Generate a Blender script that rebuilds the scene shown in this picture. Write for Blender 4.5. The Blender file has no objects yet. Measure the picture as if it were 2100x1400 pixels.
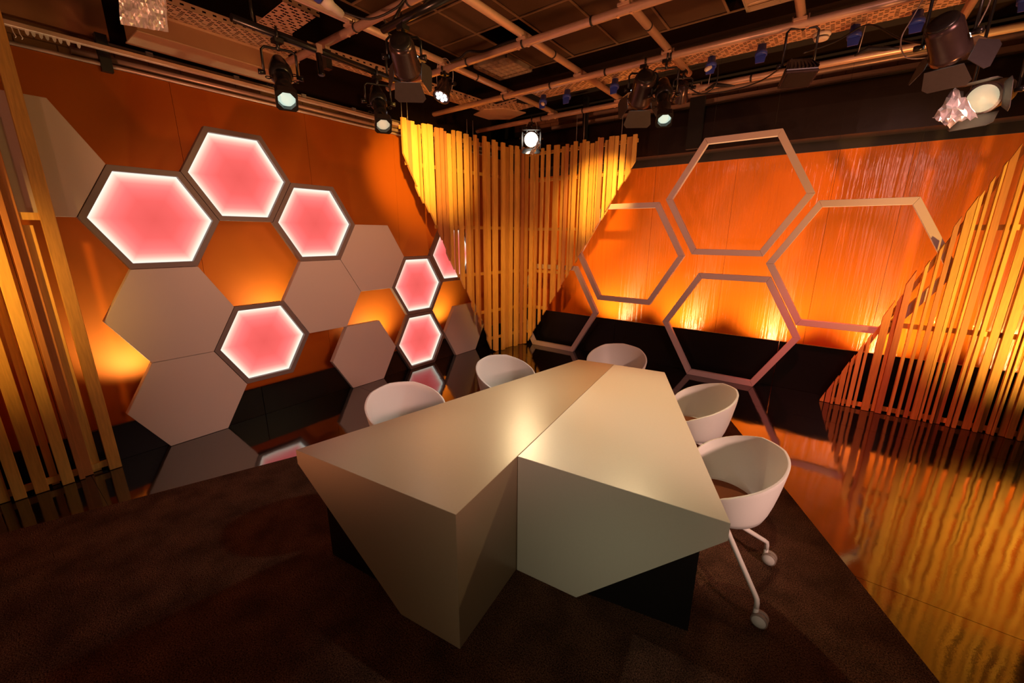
import bpy, bmesh, math, random
from mathutils import Vector, Matrix
random.seed(7)
C = bpy.context.scene.collection
SC = bpy.context.scene
PI = math.pi
S3 = 3 ** .5

# ------------------------------------------------------------------ camera
cam_d = bpy.data.cameras.new('camera')
cam = bpy.data.objects.new('camera', cam_d)
C.objects.link(cam)
cam_d.sensor_width = 36.0
cam_d.lens = 834.45 / 2100 * 36.0
cam_d.clip_start = 0.05
yaw, pitch, roll = -0.644615, -0.256279, 0.005126
fw = Vector((math.sin(yaw) * math.cos(pitch), math.cos(yaw) * math.cos(pitch), math.sin(pitch)))
rt = Vector((math.cos(yaw), -math.sin(yaw), 0))
up = rt.cross(fw)
rt, up = math.cos(roll) * rt + math.sin(roll) * up, -math.sin(roll) * rt + math.cos(roll) * up
M = Matrix((rt, up, -fw)).transposed().to_4x4()
M.translation = Vector((4.4913, -1.0371, 1.8817))
cam.matrix_world = M
SC.camera = cam

# ------------------------------------------------------------------ world, exposure
w = bpy.data.worlds.new('world')
SC.world = w
w.use_nodes = True
w.node_tree.nodes['Background'].inputs[0].default_value = (1.0, 0.55, 0.36, 1)
w.node_tree.nodes['Background'].inputs[1].default_value = 0.05
SC.view_settings.view_transform = 'Standard'
SC.view_settings.look = 'None'
SC.view_settings.gamma = 1.0
SC.view_settings.exposure = 0.0
SC.view_settings.use_curve_mapping = False


def spot(loc, target, watt, col, size=60, blend=.6, rad=.06, name='spot_beam'):
    d = bpy.data.lights.new(name, 'SPOT')
    d.energy = watt
    d.color = col
    d.spot_size = math.radians(size)
    d.spot_blend = blend
    d.shadow_soft_size = rad
    o = bpy.data.objects.new(name, d)
    C.objects.link(o)
    o.location = loc
    o.rotation_euler = (Vector(target) - Vector(loc)).to_track_quat('-Z', 'Y').to_euler()
    return o


XL, YR = -.45, 5.6          # planes of the two orange backdrops
AMB = (1.0, .48, .10)
YEL = (1.0, .54, .11)
WW = (1.0, .72, .38)
WHT = (1.0, .95, .80)
PNK = (1.0, .55, .43)
RED = (1.0, .13, .09)
# wash lights hidden behind the panels and the right plinth, thrown at the orange boards
for y, z, e in ((-.30, .62, 52), (.95, .90, 46), (2.25, .42, 60), (3.50, .50, 50)):
    spot((-.12, y, z), (XL, y, z + .42), e, (1, .84, .46), 130, 1, .04, 'uplight_beam')
for x in (1.72, 2.88, 4.04, 5.22, 6.40):
    spot((x, 5.07, .28), (x, YR, 1.60), 150, (1, .76, .36), 116, 1, .04, 'uplight_beam')
# amber washes on the timber screens
spot((1.93, 1.17, 2.96), (.20, 2.72, 2.75), 950, YEL, 36, 1, .03)
spot((2.83, 3.20, 3.10), (1.75, 4.70, 2.46), 620, YEL, 34, 1, .05)
spot((2.6, 1.2, 2.9), (.45, 4.60, .95), 430, AMB, 34, 1, .08)
spot((1.7, -2.7, 2.5), (.10, -1.65, 1.8), 820, (1, .50, .10), 48, 1, .06)
spot((4.6, 1.6, 3.15), (-.45, .7, 2.5), 120, (1, .55, .17), 62, 1, .3)  # added fill that lifts the upper left orange wall, not a screen
spot((7.0, 3.0, .5), (6.2, 4.70, 1.7), 560, YEL, 80, .9, .08)
# pink / red washes
spot((4.3, 3.3, 3.3), (4.85, 4.75, .30), 420, RED, 44, 1, .08)
spot((6.9, -.1, 1.9), (4.25, 1.5, .62), 420, PNK, 30, .9, .10)
spot((5.9, .9, 3.0), (3.4, 4.8, 1.5), 310, (1, .46, .38), 62, 1, .5)
spot((6.3, -.6, 2.4), (0, 1.35, 1.0), 520, (1, .52, .43), 40, 1, .4)
# the white keys on the desk
spot((1.49, .46, 2.72), (3.3, .15, .70), 60, WHT, 40, 1, .015)
spot((1.43, 1.26, 2.73), (3.2, .9, .74), 70, WHT, 40, 1, .015)
spot((1.06, 3.90, 3.03), (3.1, 1.6, .74), 250, WW, 38, 1, .06)
spot((3.22, 2.80, 2.80), (3.6, 1.5, .74), 105, WW, 60, 1, .015)
spot((5.06, 2.87, 2.67), (3.2, 1.2, .74), 130, WW, 60, 1, .06)
# added fills: soft ones behind the camera, then unseen warm uplights for the grid
spot((4.7, -2.6, 2.2), (3.95, .62, .40), 85, (1, .97, .68), 26, 1, .6)
spot((4.6, -3.2, 2.6), (3.3, .4, .5), 20, (1, .72, .40), 60, 1, .5)
spot((3.2, 2.78, 2.78), (2.25, 1.1, .70), 85, (.96, 1, .90), 50, 1, .04)  # extra beam added at the profile spot to brighten the left chairs
spot((6.4, 2.2, .4), (3.2, 3.4, 3.6), 400, (1, .38, .12), 90, 1, .2)  # unseen uplights, this and the next, added to warm the tubes
spot((2.6, -2.6, .5), (1.6, 1.4, 3.5), 400, (1, .36, .18), 80, 1, .2)


# ------------------------------------------------------------------ materials
def new_mat(n):
    m = bpy.data.materials.new(n)
    m.use_nodes = True
    return m, m.node_tree, m.node_tree.nodes['Principled BSDF']


def mat(n, col, rough=.5, metal=0, noise=.06, nscale=30, bump=0, bscale=120, coat=0, ior=1.5, stretch=None):
    m, t, b = new_mat(n)
    b.inputs['Roughness'].default_value = rough
    b.inputs['Metallic'].default_value = metal
    b.inputs['IOR'].default_value = ior
    b.inputs['Coat Weight'].default_value = coat
    tc = t.nodes.new('ShaderNodeTexCoord')
    mp = t.nodes.new('ShaderNodeMapping')
    t.links.new(tc.outputs['Object'], mp.inputs[0])
    if stretch: mp.inputs['Scale'].default_value = stretch
    nz = t.nodes.new('ShaderNodeTexNoise')
    nz.inputs['Scale'].default_value = nscale
    nz.inputs['Detail'].default_value = 5
    t.links.new(mp.outputs[0], nz.inputs['Vector'])
    mx = t.nodes.new('ShaderNodeMix')
    mx.data_type = 'RGBA'
    mx.inputs[6].default_value = (*[max(0, c * (1 - noise)) for c in col], 1)
    mx.inputs[7].default_value = (*[min(1, c * (1 + noise)) for c in col], 1)
    t.links.new(nz.outputs['Fac'], mx.inputs[0])
    t.links.new(mx.outputs[2], b.inputs['Base Color'])
    if bump:
        n2 = t.nodes.new('ShaderNodeTexNoise')
        n2.inputs['Scale'].default_value = bscale
        n2.inputs['Detail'].default_value = 4
        t.links.new(mp.outputs[0], n2.inputs['Vector'])
        bp = t.nodes.new('ShaderNodeBump')
        bp.inputs['Strength'].default_value = bump
        bp.inputs['Distance'].default_value = .01
        t.links.new(n2.outputs['Fac'], bp.inputs['Height'])
        t.links.new(bp.outputs[0], b.inputs['Normal'])
        if coat:
            t.links.new(bp.outputs[0], b.inputs['Coat Normal'])
            b.inputs['Coat Roughness'].default_value = .03
    return m


def emit(n, col, st):
    m, t, b = new_mat(n)
    b.inputs['Base Color'].default_value = (*[c * .5 for c in col], 1)
    b.inputs['Roughness'].default_value = .15
    b.inputs['Emission Color'].default_value = (*col, 1)
    b.inputs['Emission Strength'].default_value = st
    return m


M_ORANGE = mat('orange_panel', (.36, .083, .005), .62, noise=.04, nscale=3, bump=.02, bscale=300)
M_ORANGE.node_tree.nodes['Principled BSDF'].inputs['Specular IOR Level'].default_value = .12
# glossy rippled foil face of the right backdrop: fine vertical ripples
M_ORANGE_GLOSS = mat('orange_gloss_panel', (.68, .135, .008), .24, noise=.04, nscale=3, bump=.8, bscale=9,
                     stretch=(2.6, 1, .13), coat=.5)
# the foil spreads reflections into upright streaks
_t = M_ORANGE_GLOSS.node_tree
_b = _t.nodes['Principled BSDF']
_b.inputs['Anisotropic'].default_value = .97
_b.inputs['Anisotropic Rotation'].default_value = .25
_b.inputs['IOR'].default_value = 1.5
_g = _t.nodes.new('ShaderNodeTangent')
_g.direction_type = 'RADIAL'
_g.axis = 'Z'
_t.links.new(_g.outputs[0], _b.inputs['Tangent'])
M_WOOD = [mat('pale_timber', (.78, .46, .11), .5, noise=.3, nscale=14, bump=.06, bscale=60, stretch=(6, 6, .5)),
          mat('honey_timber', (.64, .34, .075), .5, noise=.35, nscale=14, bump=.06, bscale=60, stretch=(6, 6, .5)),
          mat('red_timber', (.52, .22, .07), .55, noise=.25, nscale=14, bump=.06, bscale=60, stretch=(6, 6, .5))]
M_HEX = mat('hexagon_paint', (.62, .54, .48), .45, noise=.03, nscale=200, bump=.02, bscale=400)
M_HEXFRAME = mat('hexagon_frame_paint', (.20, .155, .14), .45, noise=.03, nscale=200)
M_BAR = mat('hexagon_bar_paint', (.56, .44, .42), .4, noise=.03, nscale=120)
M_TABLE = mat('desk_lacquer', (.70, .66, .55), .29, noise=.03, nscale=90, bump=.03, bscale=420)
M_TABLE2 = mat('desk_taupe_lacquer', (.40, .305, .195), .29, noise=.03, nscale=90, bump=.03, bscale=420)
M_BLACK = mat('black_board', (.008, .007, .007), .4, noise=.2, nscale=20)
M_PLINTH = mat('black_plinth', (.005, .004, .004), .33, noise=.2, nscale=8, ior=1.4)
M_CHAIR = mat('chair_plastic', (.74, .73, .70), .42, noise=.02, nscale=100, bump=.02, bscale=500)
M_CHAIRM = mat('chair_metal', (.74, .71, .67), .35, noise=.02, nscale=100)
M_SEAT = mat('rust_seat_felt', (.24, .065, .014), .9, noise=.15, nscale=300, bump=.2, bscale=500)
M_RUBBER = mat('castor_tyre', (.30, .24, .20), .6, noise=.1)
M_STEEL = mat('galvanised_tube', (.66, .46, .35), .34, metal=.35, noise=.12, nscale=25, bump=.03, bscale=40)
M_TRAY = mat('galvanised_sheet', (.62, .42, .27), .42, metal=.3, noise=.1, nscale=30)
M_LAMP = mat('lantern_black', (.012, .011, .011), .28, noise=.2, nscale=40)
M_LAMPSHEEN = mat('lantern_shell', (.07, .045, .045), .25, metal=.6, noise=.2, nscale=30)
M_BARN = mat('barn_door', (.05, .042, .042), .45, noise=.2, nscale=30)
M_FOIL = mat('crumpled_foil', (.76, .72, .72), .36, metal=.5, noise=.2, nscale=20)
M_BLUE = mat('blue_socket', (.03, .06, .42), .4, noise=.1)
M_WHITE = mat('white_plastic', (.75, .70, .66), .5, noise=.03)
M_WIRE = mat('steel_wire', (.6, .52, .46), .4, metal=.4, noise=.05)
M_CABLE = mat('black_cable', (.012, .011, .011), .5, noise=.1)
M_TILE = mat('ceiling_tile', (.085, .045, .022), .9, noise=.18, nscale=60, bump=.2, bscale=300)
M_TBAR = mat('ceiling_grid_bar', (.22, .14, .08), .5, noise=.1)
M_DARK = mat('dark_void', (.016, .007, .0045), .9, noise=.2)
M_DARK.node_tree.nodes['Principled BSDF'].inputs['Specular IOR Level'].default_value = .1
M_BRICK = mat('painted_brick', (.46, .22, .10), .8, noise=.18, nscale=20, bump=.25, bscale=80)
M_MORTAR = mat('mortar', (.25, .12, .06), .9, noise=.15)
M_DUCT = mat('painted_duct', (.36, .19, .09), .45, noise=.08, nscale=12)
M_PLASTER = mat('upper_wall_paint', (.55, .26, .12), .8, noise=.06, nscale=15)
M_DRAPE = mat('black_cloth_wrap', (.010, .004, .0035), .34, noise=.25, nscale=6, bump=.2, bscale=14)
M_HEADER = mat('dark_header_board', (.022, .011, .010), .6, noise=.1)
M_LOUVRE = mat('louvre_metal', (.75, .62, .48), .3, metal=.5, noise=.05)
E_LENS = emit('lens_glow', (.66, .86, .72), .85)
E_LENSW = emit('lens_glow_warm', (1.0, .95, .80), 3.0)
E_LENSD = emit('lens_glow_dim', (.92, .80, .52), .5)
E_LED = emit('led_glow', (1.0, .96, .98), 4.0)
E_SLIT = emit('vent_glow', (.85, 1.0, .92), 1.6)


def glass_mat():
    m, t, b = new_mat('lens_glass')
    b.inputs['Roughness'].default_value = .05
    b.inputs['Transmission Weight'].default_value = 1
    return m


def floor_mat():
    m, t, b = new_mat('gloss_black_vinyl')
    N = t.nodes
    b.inputs['Base Color'].default_value = (.006, .005, .005, 1)
    b.inputs['IOR'].default_value = 3.0
    tc = N.new('ShaderNodeTexCoord')
    n1 = N.new('ShaderNodeTexNoise'); n1.inputs['Scale'].default_value = 2.6; n1.inputs['Detail'].default_value = 2
    n2 = N.new('ShaderNodeTexNoise'); n2.inputs['Scale'].default_value = 55; n2.inputs['Detail'].default_value = 4
    t.links.new(tc.outputs['Object'], n1.inputs['Vector'])
    t.links.new(tc.outputs['Object'], n2.inputs['Vector'])
    b1 = N.new('ShaderNodeBump'); b1.inputs['Strength'].default_value = .35; b1.inputs['Distance'].default_value = .006
    b2 = N.new('ShaderNodeBump'); b2.inputs['Strength'].default_value = .10; b2.inputs['Distance'].default_value = .0009
    t.links.new(n1.outputs['Fac'], b1.inputs['Height'])
    t.links.new(n2.outputs['Fac'], b2.inputs['Height'])
    t.links.new(b1.outputs[0], b2.inputs['Normal'])
    t.links.new(b2.outputs[0], b.inputs['Normal'])
    rr = N.new('ShaderNodeMapRange')
    rr.inputs[3].default_value = .03; rr.inputs[4].default_value = .11
    t.links.new(n1.outputs['Fac'], rr.inputs[0])
    t.links.new(rr.outputs[0], b.inputs['Roughness'])
    return m


def carpet_mat():
    m, t, b = new_mat('brown_carpet')
    N = t.nodes
    b.inputs['Roughness'].default_value = .95
    b.inputs['Sheen Weight'].default_value = .0
    b.inputs['Specular IOR Level'].default_value = .1
    tc = N.new('ShaderNodeTexCoord')
    a = N.new('ShaderNodeTexNoise'); a.inputs['Scale'].default_value = 170; a.inputs['Detail'].default_value = 3
    c = N.new('ShaderNodeTexNoise'); c.inputs['Scale'].default_value = 5; c.inputs['Detail'].default_value = 5
    t.links.new(tc.outputs['Object'], a.inputs['Vector'])
    t.links.new(tc.outputs['Object'], c.inputs['Vector'])
    r = N.new('ShaderNodeValToRGB')
    r.color_ramp.elements[0].position = .32; r.color_ramp.elements[0].color = (.006, .0035, .0025, 1)
    r.color_ramp.elements[1].position = .72; r.color_ramp.elements[1].color = (.25, .115, .065, 1)
    t.links.new(a.outputs['Fac'], r.inputs[0])
    r2 = N.new('ShaderNodeMapRange'); r2.inputs[1].default_value = .3; r2.inputs[2].default_value = .7
    r2.inputs[3].default_value = .55; r2.inputs[4].default_value = 1.25
    t.links.new(c.outputs['Fac'], r2.inputs[0])
    mx = N.new('ShaderNodeMix'); mx.data_type = 'RGBA'; mx.blend_type = 'MULTIPLY'; mx.inputs[0].default_value = 1
    t.links.new(r.outputs[0], mx.inputs[6]); t.links.new(r2.outputs[0], mx.inputs[7])
    t.links.new(mx.outputs[2], b.inputs['Base Color'])
    bp = N.new('ShaderNodeBump'); bp.inputs['Strength'].default_value = .9; bp.inputs['Distance'].default_value = .012
    t.links.new(a.outputs['Fac'], bp.inputs['Height'])
    t.links.new(bp.outputs[0], b.inputs['Normal'])
    return m


def glow_mat(s):
    """edge-lit pink diffuser: light strips around the rim fade towards the middle"""
    m, t, b = new_mat('pink_diffuser')
    N = t.nodes
    tc = N.new('ShaderNodeTexCoord')
    sp = N.new('ShaderNodeSeparateXYZ')
    t.links.new(tc.outputs['Object'], sp.inputs[0])

    def mth(op, a, bb=None):
        n = N.new('ShaderNodeMath'); n.operation = op
        for i, v in enumerate((a, bb)):
            if v is None: continue
            if isinstance(v, (int, float)): n.inputs[i].default_value = v
            else: t.links.new(v, n.inputs[i])
        return n.outputs[0]
    ay = mth('ABSOLUTE', sp.outputs[1]); az = mth('ABSOLUTE', sp.outputs[2])
    d = mth('MAXIMUM', az, mth('ADD', mth('MULTIPLY', ay, .8660254), mth('MULTIPLY', az, .5)))
    e = mth('DIVIDE', d, s * .8660254)
    r = N.new('ShaderNodeValToRGB')
    cr = r.color_ramp
    cr.elements[0].position = 0; cr.elements[0].color = (.83, .11, .10, 1)
    cr.elements[1].position = 1; cr.elements[1].color = (1, .96, .86, 1)
    for p, c in ((.42, (.93, .135, .125, 1)), (.66, (1.0, .20, .19, 1)), (.78, (1, .29, .255, 1)), (.865, (1, .50, .41, 1)), (.925, (1, .78, .62, 1)), (.965, (1, .94, .80, 1))):
        x = cr.elements.new(p); x.color = c
    t.links.new(e, r.inputs[0])
    t.links.new(r.outputs[0], b.inputs['Emission Color'])
    b.inputs['Emission Strength'].default_value = 1.05
    b.inputs['Base Color'].default_value = (.03, .01, .01, 1)
    b.inputs['Roughness'].default_value = .8
    b.inputs['Specular IOR Level'].default_value = .1
    return m


M_FLOOR = floor_mat()
M_CARPET = carpet_mat()

# ------------------------------------------------------------------ helpers
OFF = {}


def empty(name, loc=(0, 0, 0), label=None, cat=None, group=None, kind=None):
    o = bpy.data.objects.new(name, None)
    C.objects.link(o)
    o.location = loc
    o.empty_display_size = .1
    OFF[o.name] = Vector(loc)
    return tag(o, label, cat, group, kind)


def tag(o, label=None, cat=None, group=None, kind=None):
    if label: o['label'] = label
    if cat: o['category'] = cat
    if group: o['group'] = group
    if kind: o['kind'] = kind
    return o


class MB:
    def __init__(s):
        s.v = []; s.f = []; s.sm = []

    def add(s, vs, fs, smooth=False):
        n = len(s.v)
        s.v += [Vector(v) for v in vs]
        for f in fs:
            s.f.append([i + n for i in f]); s.sm.append(smooth)
        return s

    def box(s, lo, hi):
        a, b = lo, hi
        v = [(x, y, z) for x in (a[0], b[0]) for y in (a[1], b[1]) for z in (a[2], b[2])]
        return s.add(v, [(0, 1, 3, 2), (4, 6, 7, 5), (0, 4, 5, 1), (2, 3, 7, 6), (0, 2, 6, 4), (1, 5, 7, 3)])

    def prism(s, poly, d):
        """poly: 3-D points; extruded along vector d"""
        n = len(poly); d = Vector(d)
        v = [Vector(p) for p in poly] + [Vector(p) + d for p in poly]
        f = [list(range(n))[::-1], list(range(n, 2 * n))] + [(i, (i + 1) % n, n + (i + 1) % n, n + i) for i in range(n)]
        return s.add(v, f)

    def tube(s, pts, r, n=10, cap=True, closed=False):
        pts = [Vector(p) for p in pts]
        rings = []
        up0 = None
        m = len(pts)
        for i, p in enumerate(pts):
            if closed: t = pts[(i + 1) % m] - pts[i - 1]
            else: t = pts[min(i + 1, m - 1)] - pts[max(i - 1, 0)]
            t.normalize()
            if up0 is None:
                up0 = Vector((0, 0, 1)) if abs(t.z) < .9 else Vector((1, 0, 0))
            a = t.cross(up0); a.normalize(); bb = a.cross(t); up0 = bb
            rr = r[i] if isinstance(r, (list, tuple)) else r
            rings.append([p + rr * (math.cos(2 * PI * k / n) * a + math.sin(2 * PI * k / n) * bb) for k in range(n)])
        vs = [q for R in rings for q in R]
        fs = []
        for i in range(m if closed else m - 1):
            j = (i + 1) % m
            for k in range(n):
                fs.append((i * n + k, i * n + (k + 1) % n, j * n + (k + 1) % n, j * n + k))
        s.add(vs, fs, True)
        if cap and not closed:
            nn = len(s.v) - len(vs)
            s.f.append([nn + k for k in range(n)]); s.sm.append(False)
            s.f.append([nn + (m - 1) * n + k for k in range(n)][::-1]); s.sm.append(False)
        return s

    def lathe(s, prof, o, ax, n=20, cap=True):
        """prof: (distance along axis, radius)"""
        o = Vector(o); ax = Vector(ax).normalized()
        u = ax.cross(Vector((0, 0, 1)) if abs(ax.z) < .95 else Vector((1, 0, 0))).normalized(); v = ax.cross(u)
        vs = []
        for d, r in prof:
            vs += [o + d * ax + r * (math.cos(2 * PI * k / n) * u + math.sin(2 * PI * k / n) * v) for k in range(n)]
        fs = [(i * n + k, i * n + (k + 1) % n, (i + 1) * n + (k + 1) % n, (i + 1) * n + k) for i in range(len(prof) - 1) for k in range(n)]
        nn = len(s.v)
        s.add(vs, fs, True)
        if cap:
            s.f.append([nn + k for k in range(n)][::-1]); s.sm.append(False)
            s.f.append([nn + (len(prof) - 1) * n + k for k in range(n)]); s.sm.append(False)
        return s

    def build(s, name, m, parent=None, bevel=0, seg=1, loc=None, recalc=True):
        off = OFF.get(parent.name, Vector()) if parent else Vector()
        org = Vector(loc) if loc is not None else off
        me = bpy.data.meshes.new(name)
        me.from_pydata([v - org for v in s.v], [], s.f)
        me.polygons.foreach_set('use_smooth', s.sm)
        me.materials.append(m)
        if recalc:
            bm = bmesh.new(); bm.from_mesh(me)
            bmesh.ops.recalc_face_normals(bm, faces=bm.faces)
            bm.to_mesh(me); bm.free()
        me.update()
        o = bpy.data.objects.new(name, me)
        C.objects.link(o)
        if parent:
            o.parent = parent
            o.location = org - off
        else:
            o.location = org
        OFF[o.name] = org
        if bevel:
            bv = o.modifiers.new('bevel', 'BEVEL'); bv.width = bevel; bv.segments = seg; bv.limit_method = 'ANGLE'
            bv.angle_limit = math.radians(40)
        return o


def inst(src, name, parent, world_loc):
    """another piece sharing src's mesh"""
    o = src.copy()
    o.name = name
    C.objects.link(o)
    o.parent = parent
    o.location = Vector(world_loc) - (OFF[parent.name] if parent else Vector())
    OFF[o.name] = Vector(world_loc)
    return o


def hexpts(s, cy, cz, x=None, y=None):
    out = []
    for a, b in ((-.5, S3 / 2), (.5, S3 / 2), (1, 0), (.5, -S3 / 2), (-.5, -S3 / 2), (-1, 0)):
        out.append((x, cy + a * s, cz + b * s) if x is not None else (cy + a * s, y, cz + b * s))
    return out


# ================================================================== SETTING
# floor: glossy sheets with hairline joints
fl = MB().box((-1.2, -5, -.06), (9, 6.2, -.004)).build('floor', M_BLACK)
tag(fl, kind='structure')
ys = [-5, -3.2, -.76, 1.68, 4.10, 6.2]
xs = [-1.2, 2.5, 9]
for i in range(len(ys) - 1):
    for j in range(2):
        MB().box((xs[j] + .0015, ys[i] + .0015, -.004), (xs[j + 1] - .0015, ys[i + 1] - .0015, 0)).build('floor_sheet', M_FLOOR, fl)

# orange backdrop panels on the left
wl = MB().box((XL - .10, -2.6, 0), (XL - .02, 5.62, 3.19)).build('wall_left', M_BLACK)
tag(wl, kind='structure')
yl = [-3.2, -2.02, -.81, .396, 1.611, 2.82, 4.03, 5.6]
for a, b in zip(yl[:-1], yl[1:]):
    MB().box((XL - .02, a + .0015, .0), (XL, b - .0015, 3.19)).build('wall_panel', M_ORANGE, wl)
# orange glossy backdrop panels on the right
wr = MB().box((-.44, YR + .02, 0), (8.9, YR + .08, 3.06)).build('wall_right', M_BLACK)
tag(wr, kind='structure')
xr = [-.43, .95, 2.231, 3.34, 4.44, 5.10, 6.35, 7.6, 8.9]
for a, b in zip(xr[:-1], xr[1:]):
    MB().box((a + .0015, YR, .0), (b - .0015, YR + .02, 2.895)).build('wall_panel', M_ORANGE_GLOSS, wr)
MB().box((-.43, YR - .015, 2.895), (8.9, YR + .02, 3.075)).build('header_board', M_HEADER, wr)

# black plinths in front of the backdrops
bl = empty('baseboard_left', (-.08, 1.3, 0), kind='structure')
for a, b in ((-2.6, -.62), (-.62, .60), (.60, 1.80), (1.80, 3.02), (3.02, 4.30), (4.30, 5.0)):
    MB().box((-.085, a + .002, 0), (-.055, b - .002, .31)).build('plinth_board', M_PLINTH, bl, .002)
br = empty('baseboard_right', (3, 5.0, 0), kind='structure')
for a, b in ((.1, 2.0), (2.0, 4.2), (4.2, 6.4), (6.4, 8.6)):
    MB().box((a + .002, 4.985, 0), (b - .002, 5.015, .595)).build('plinth_board', M_PLINTH, br, .002)

# brick walls of the real room showing above the set
def brick_wall(name, axis, fixed, u0, u1, z0, z1, n_dir):
    if axis == 'y':
        base = MB().box((fixed - .1, u0, 0 if name.endswith('left') else z0), (fixed - .006, u1, z1)).build(name, M_MORTAR)
    else:
        base = MB().box((u0, fixed + .006, 0), (u1, fixed + .1, z1)).build(name, M_MORTAR)
    tag(base, kind='structure')
    L, H = .235, .062
    src = None
    r = 0
    z = z0
    while z + H <= z1:
        u = u0 + (0 if r % 2 else -.12)
        while u < u1:
            p = (fixed - .006, u, z) if axis == 'y' else (u, fixed + .006, z)
            if src is None:
                lo = Vector(p)
                hi = lo + (Vector((.008, L - .01, H - .01)) if axis == 'y' else Vector((L - .01, -.008, H - .01)))
                src = MB().box(lo, hi).build('brick', M_BRICK, base, loc=p)
            else:
                inst(src, 'brick', base, p)
            u += L
        z += H; r += 1


brick_wall('wall_rear_left', 'y', -.75, -1.4, 6.0, 3.11, 3.47, 1)
brick_wall('wall_rear_right', 'x', 5.92, -.7, 8.0, 3.80, 4.14, 1)
t = MB().box((-.82, .10, 3.47), (-.70, 6.0, 4.5)).build('void_sheet_1', M_DARK)  # dark sheet stands in for the unlit void beyond the trays
tag(t, kind='structure')
t = MB().box((-.82, -3, 3.47), (-.70, .10, 3.80)).build('trim_1', M_PLASTER)
tag(t, kind='structure')
t = MB().box((-.82, -3, 3.80), (-.70, .10, 4.5)).build('void_sheet_2', M_DARK)  # same dark sheet, standing in for the unlit void higher up
tag(t, kind='structure')
t = MB().box((-.8, 5.86, 4.14), (9, 5.96, 4.6)).build('trim_2', M_DRAPE)
tag(t, kind='structure')

# ceiling: dark slab, grid bars, tiles that can be told apart (some missing)
ce = MB().box((-1, -3, 4.55), (8.6, 5.9, 4.62)).build('ceiling', M_DARK)
tag(ce, kind='structure')
CZ = 4.10
tx = [.311 + .6 * i for i in range(11)]
ty = [-.582 + .6 * i for i in range(9)]
src = None
LIGHTS = {(0, 7): 1}
MISS = {(1, 6), (0, 0), (0, 1), (0, 2), (0, 3), (3, 3)}
for i in range(10):
    for j in range(8):
        if (i, j) in MISS or (i, j) in ((0, 7), (5, 7)): continue
        p = (tx[i] + .012, ty[j] + .012, CZ + .008 + random.uniform(0, .006))
        if src is None:
            src = MB().box(p, (p[0] + .576, p[1] + .576, p[2] + .018)).build('ceiling_tile', M_TILE, ce, .003, loc=p)
        else:
            inst(src, 'ceiling_tile', ce, p)
for x in tx:
    MB().box((x - .011, ty[0], CZ - .002), (x + .011, ty[-1], CZ + .008)).build('grid_bar', M_TBAR, ce)
for y in ty:
    MB().box((tx[0], y - .011, CZ - .004), (tx[-1], y + .011, CZ + .006)).build('grid_bar', M_TBAR, ce)
MB().box((-.8, 4.30, 3.98), (9, 5.86, 4.5)).build('ceiling_bulkhead', M_DARK, ce)

# carpet
cp = [(5.62, .16), (5.177, 1.158), (4.517, 2.427), (3.96, 3.50), (2.05, 3.28), (1.09, .364), (.547, -1.244), (-.15, -3.3), (5.6, -3.3)]
cv = MB().prism([(x, y, .001) for x, y in cp], (0, 0, .011)).build('carpet', M_CARPET)
tag(cv, 'large dark brown short pile carpet lying under the white desk', 'carpet')


# ================================================================== HONEYCOMB (left)
s = .46
GLOW = glow_mat(.4071)


def hexc(q, y): return (1.5 * q * s, S3 * (y + 2.5) * s)


def lit_hex(c, label):
    cy, cz = c
    r = empty('hexagon_light', (0, cy, cz), label, 'light panel', 'pink lit hexagons in the honeycomb')
    o = hexpts(s - .0025, cy, cz, 0); i = hexpts(.4071, cy, cz, 0)
    ob = hexpts(s - .0025, cy, cz, -.06); ib = hexpts(.4071, cy, cz, -.055)
    m = MB()
    fs = []
    for k in range(6):
        j = (k + 1) % 6
        fs += [(k, j, 6 + j, 6 + k), (k, 12 + k, 12 + j, j), (6 + k, 6 + j, 18 + j, 18 + k), (12 + k, 18 + k, 18 + j, 12 + j)]
    m.add(o + i + ob + ib, fs)
    m.build('frame', M_HEXFRAME, r, .002)
    d = MB().prism(hexpts(.406, cy, cz, -.046), (.006, 0, 0))
    d.build('diffuser', GLOW, r)
    MB().box((XL, cy - .07, cz - .07), (-.05, cy + .07, cz + .07)).build('wall_mount', M_BLACK, r)
    return r


def plain_hex(c, label, mount=True):
    cy, cz = c
    r = empty('hexagon_panel', (0, cy, cz), label, 'wall panel', 'plain grey hexagons in the honeycomb')
    MB().prism(hexpts(s - .003, cy, cz, -.012), (.012, 0, 0)).build('face_board', M_HEX, r, .0015)
    o = hexpts(s - .002, cy, cz, -.0135); ob = hexpts(s - .002, cy, cz, -.065)
    o2 = hexpts(s - .02, cy, cz, -.0135); ob2 = hexpts(s - .02, cy, cz, -.065)
    fs = []
    for k in range(6):
        j = (k + 1) % 6
        fs += [(k, 6 + k, 6 + j, j), (12 + k, 12 + j, 18 + j, 18 + k), (k, j, 12 + j, 12 + k), (6 + k, 18 + k, 18 + j, 6 + j)]
    MB().add(o + ob + o2 + ob2, fs).build('edge_band', M_HEX, r)
    if mount:
        MB().box((XL, cy - .07, cz - .07), (-.012, cy + .07, cz + .07)).build('wall_mount', M_BLACK, r)
    return r


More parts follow.
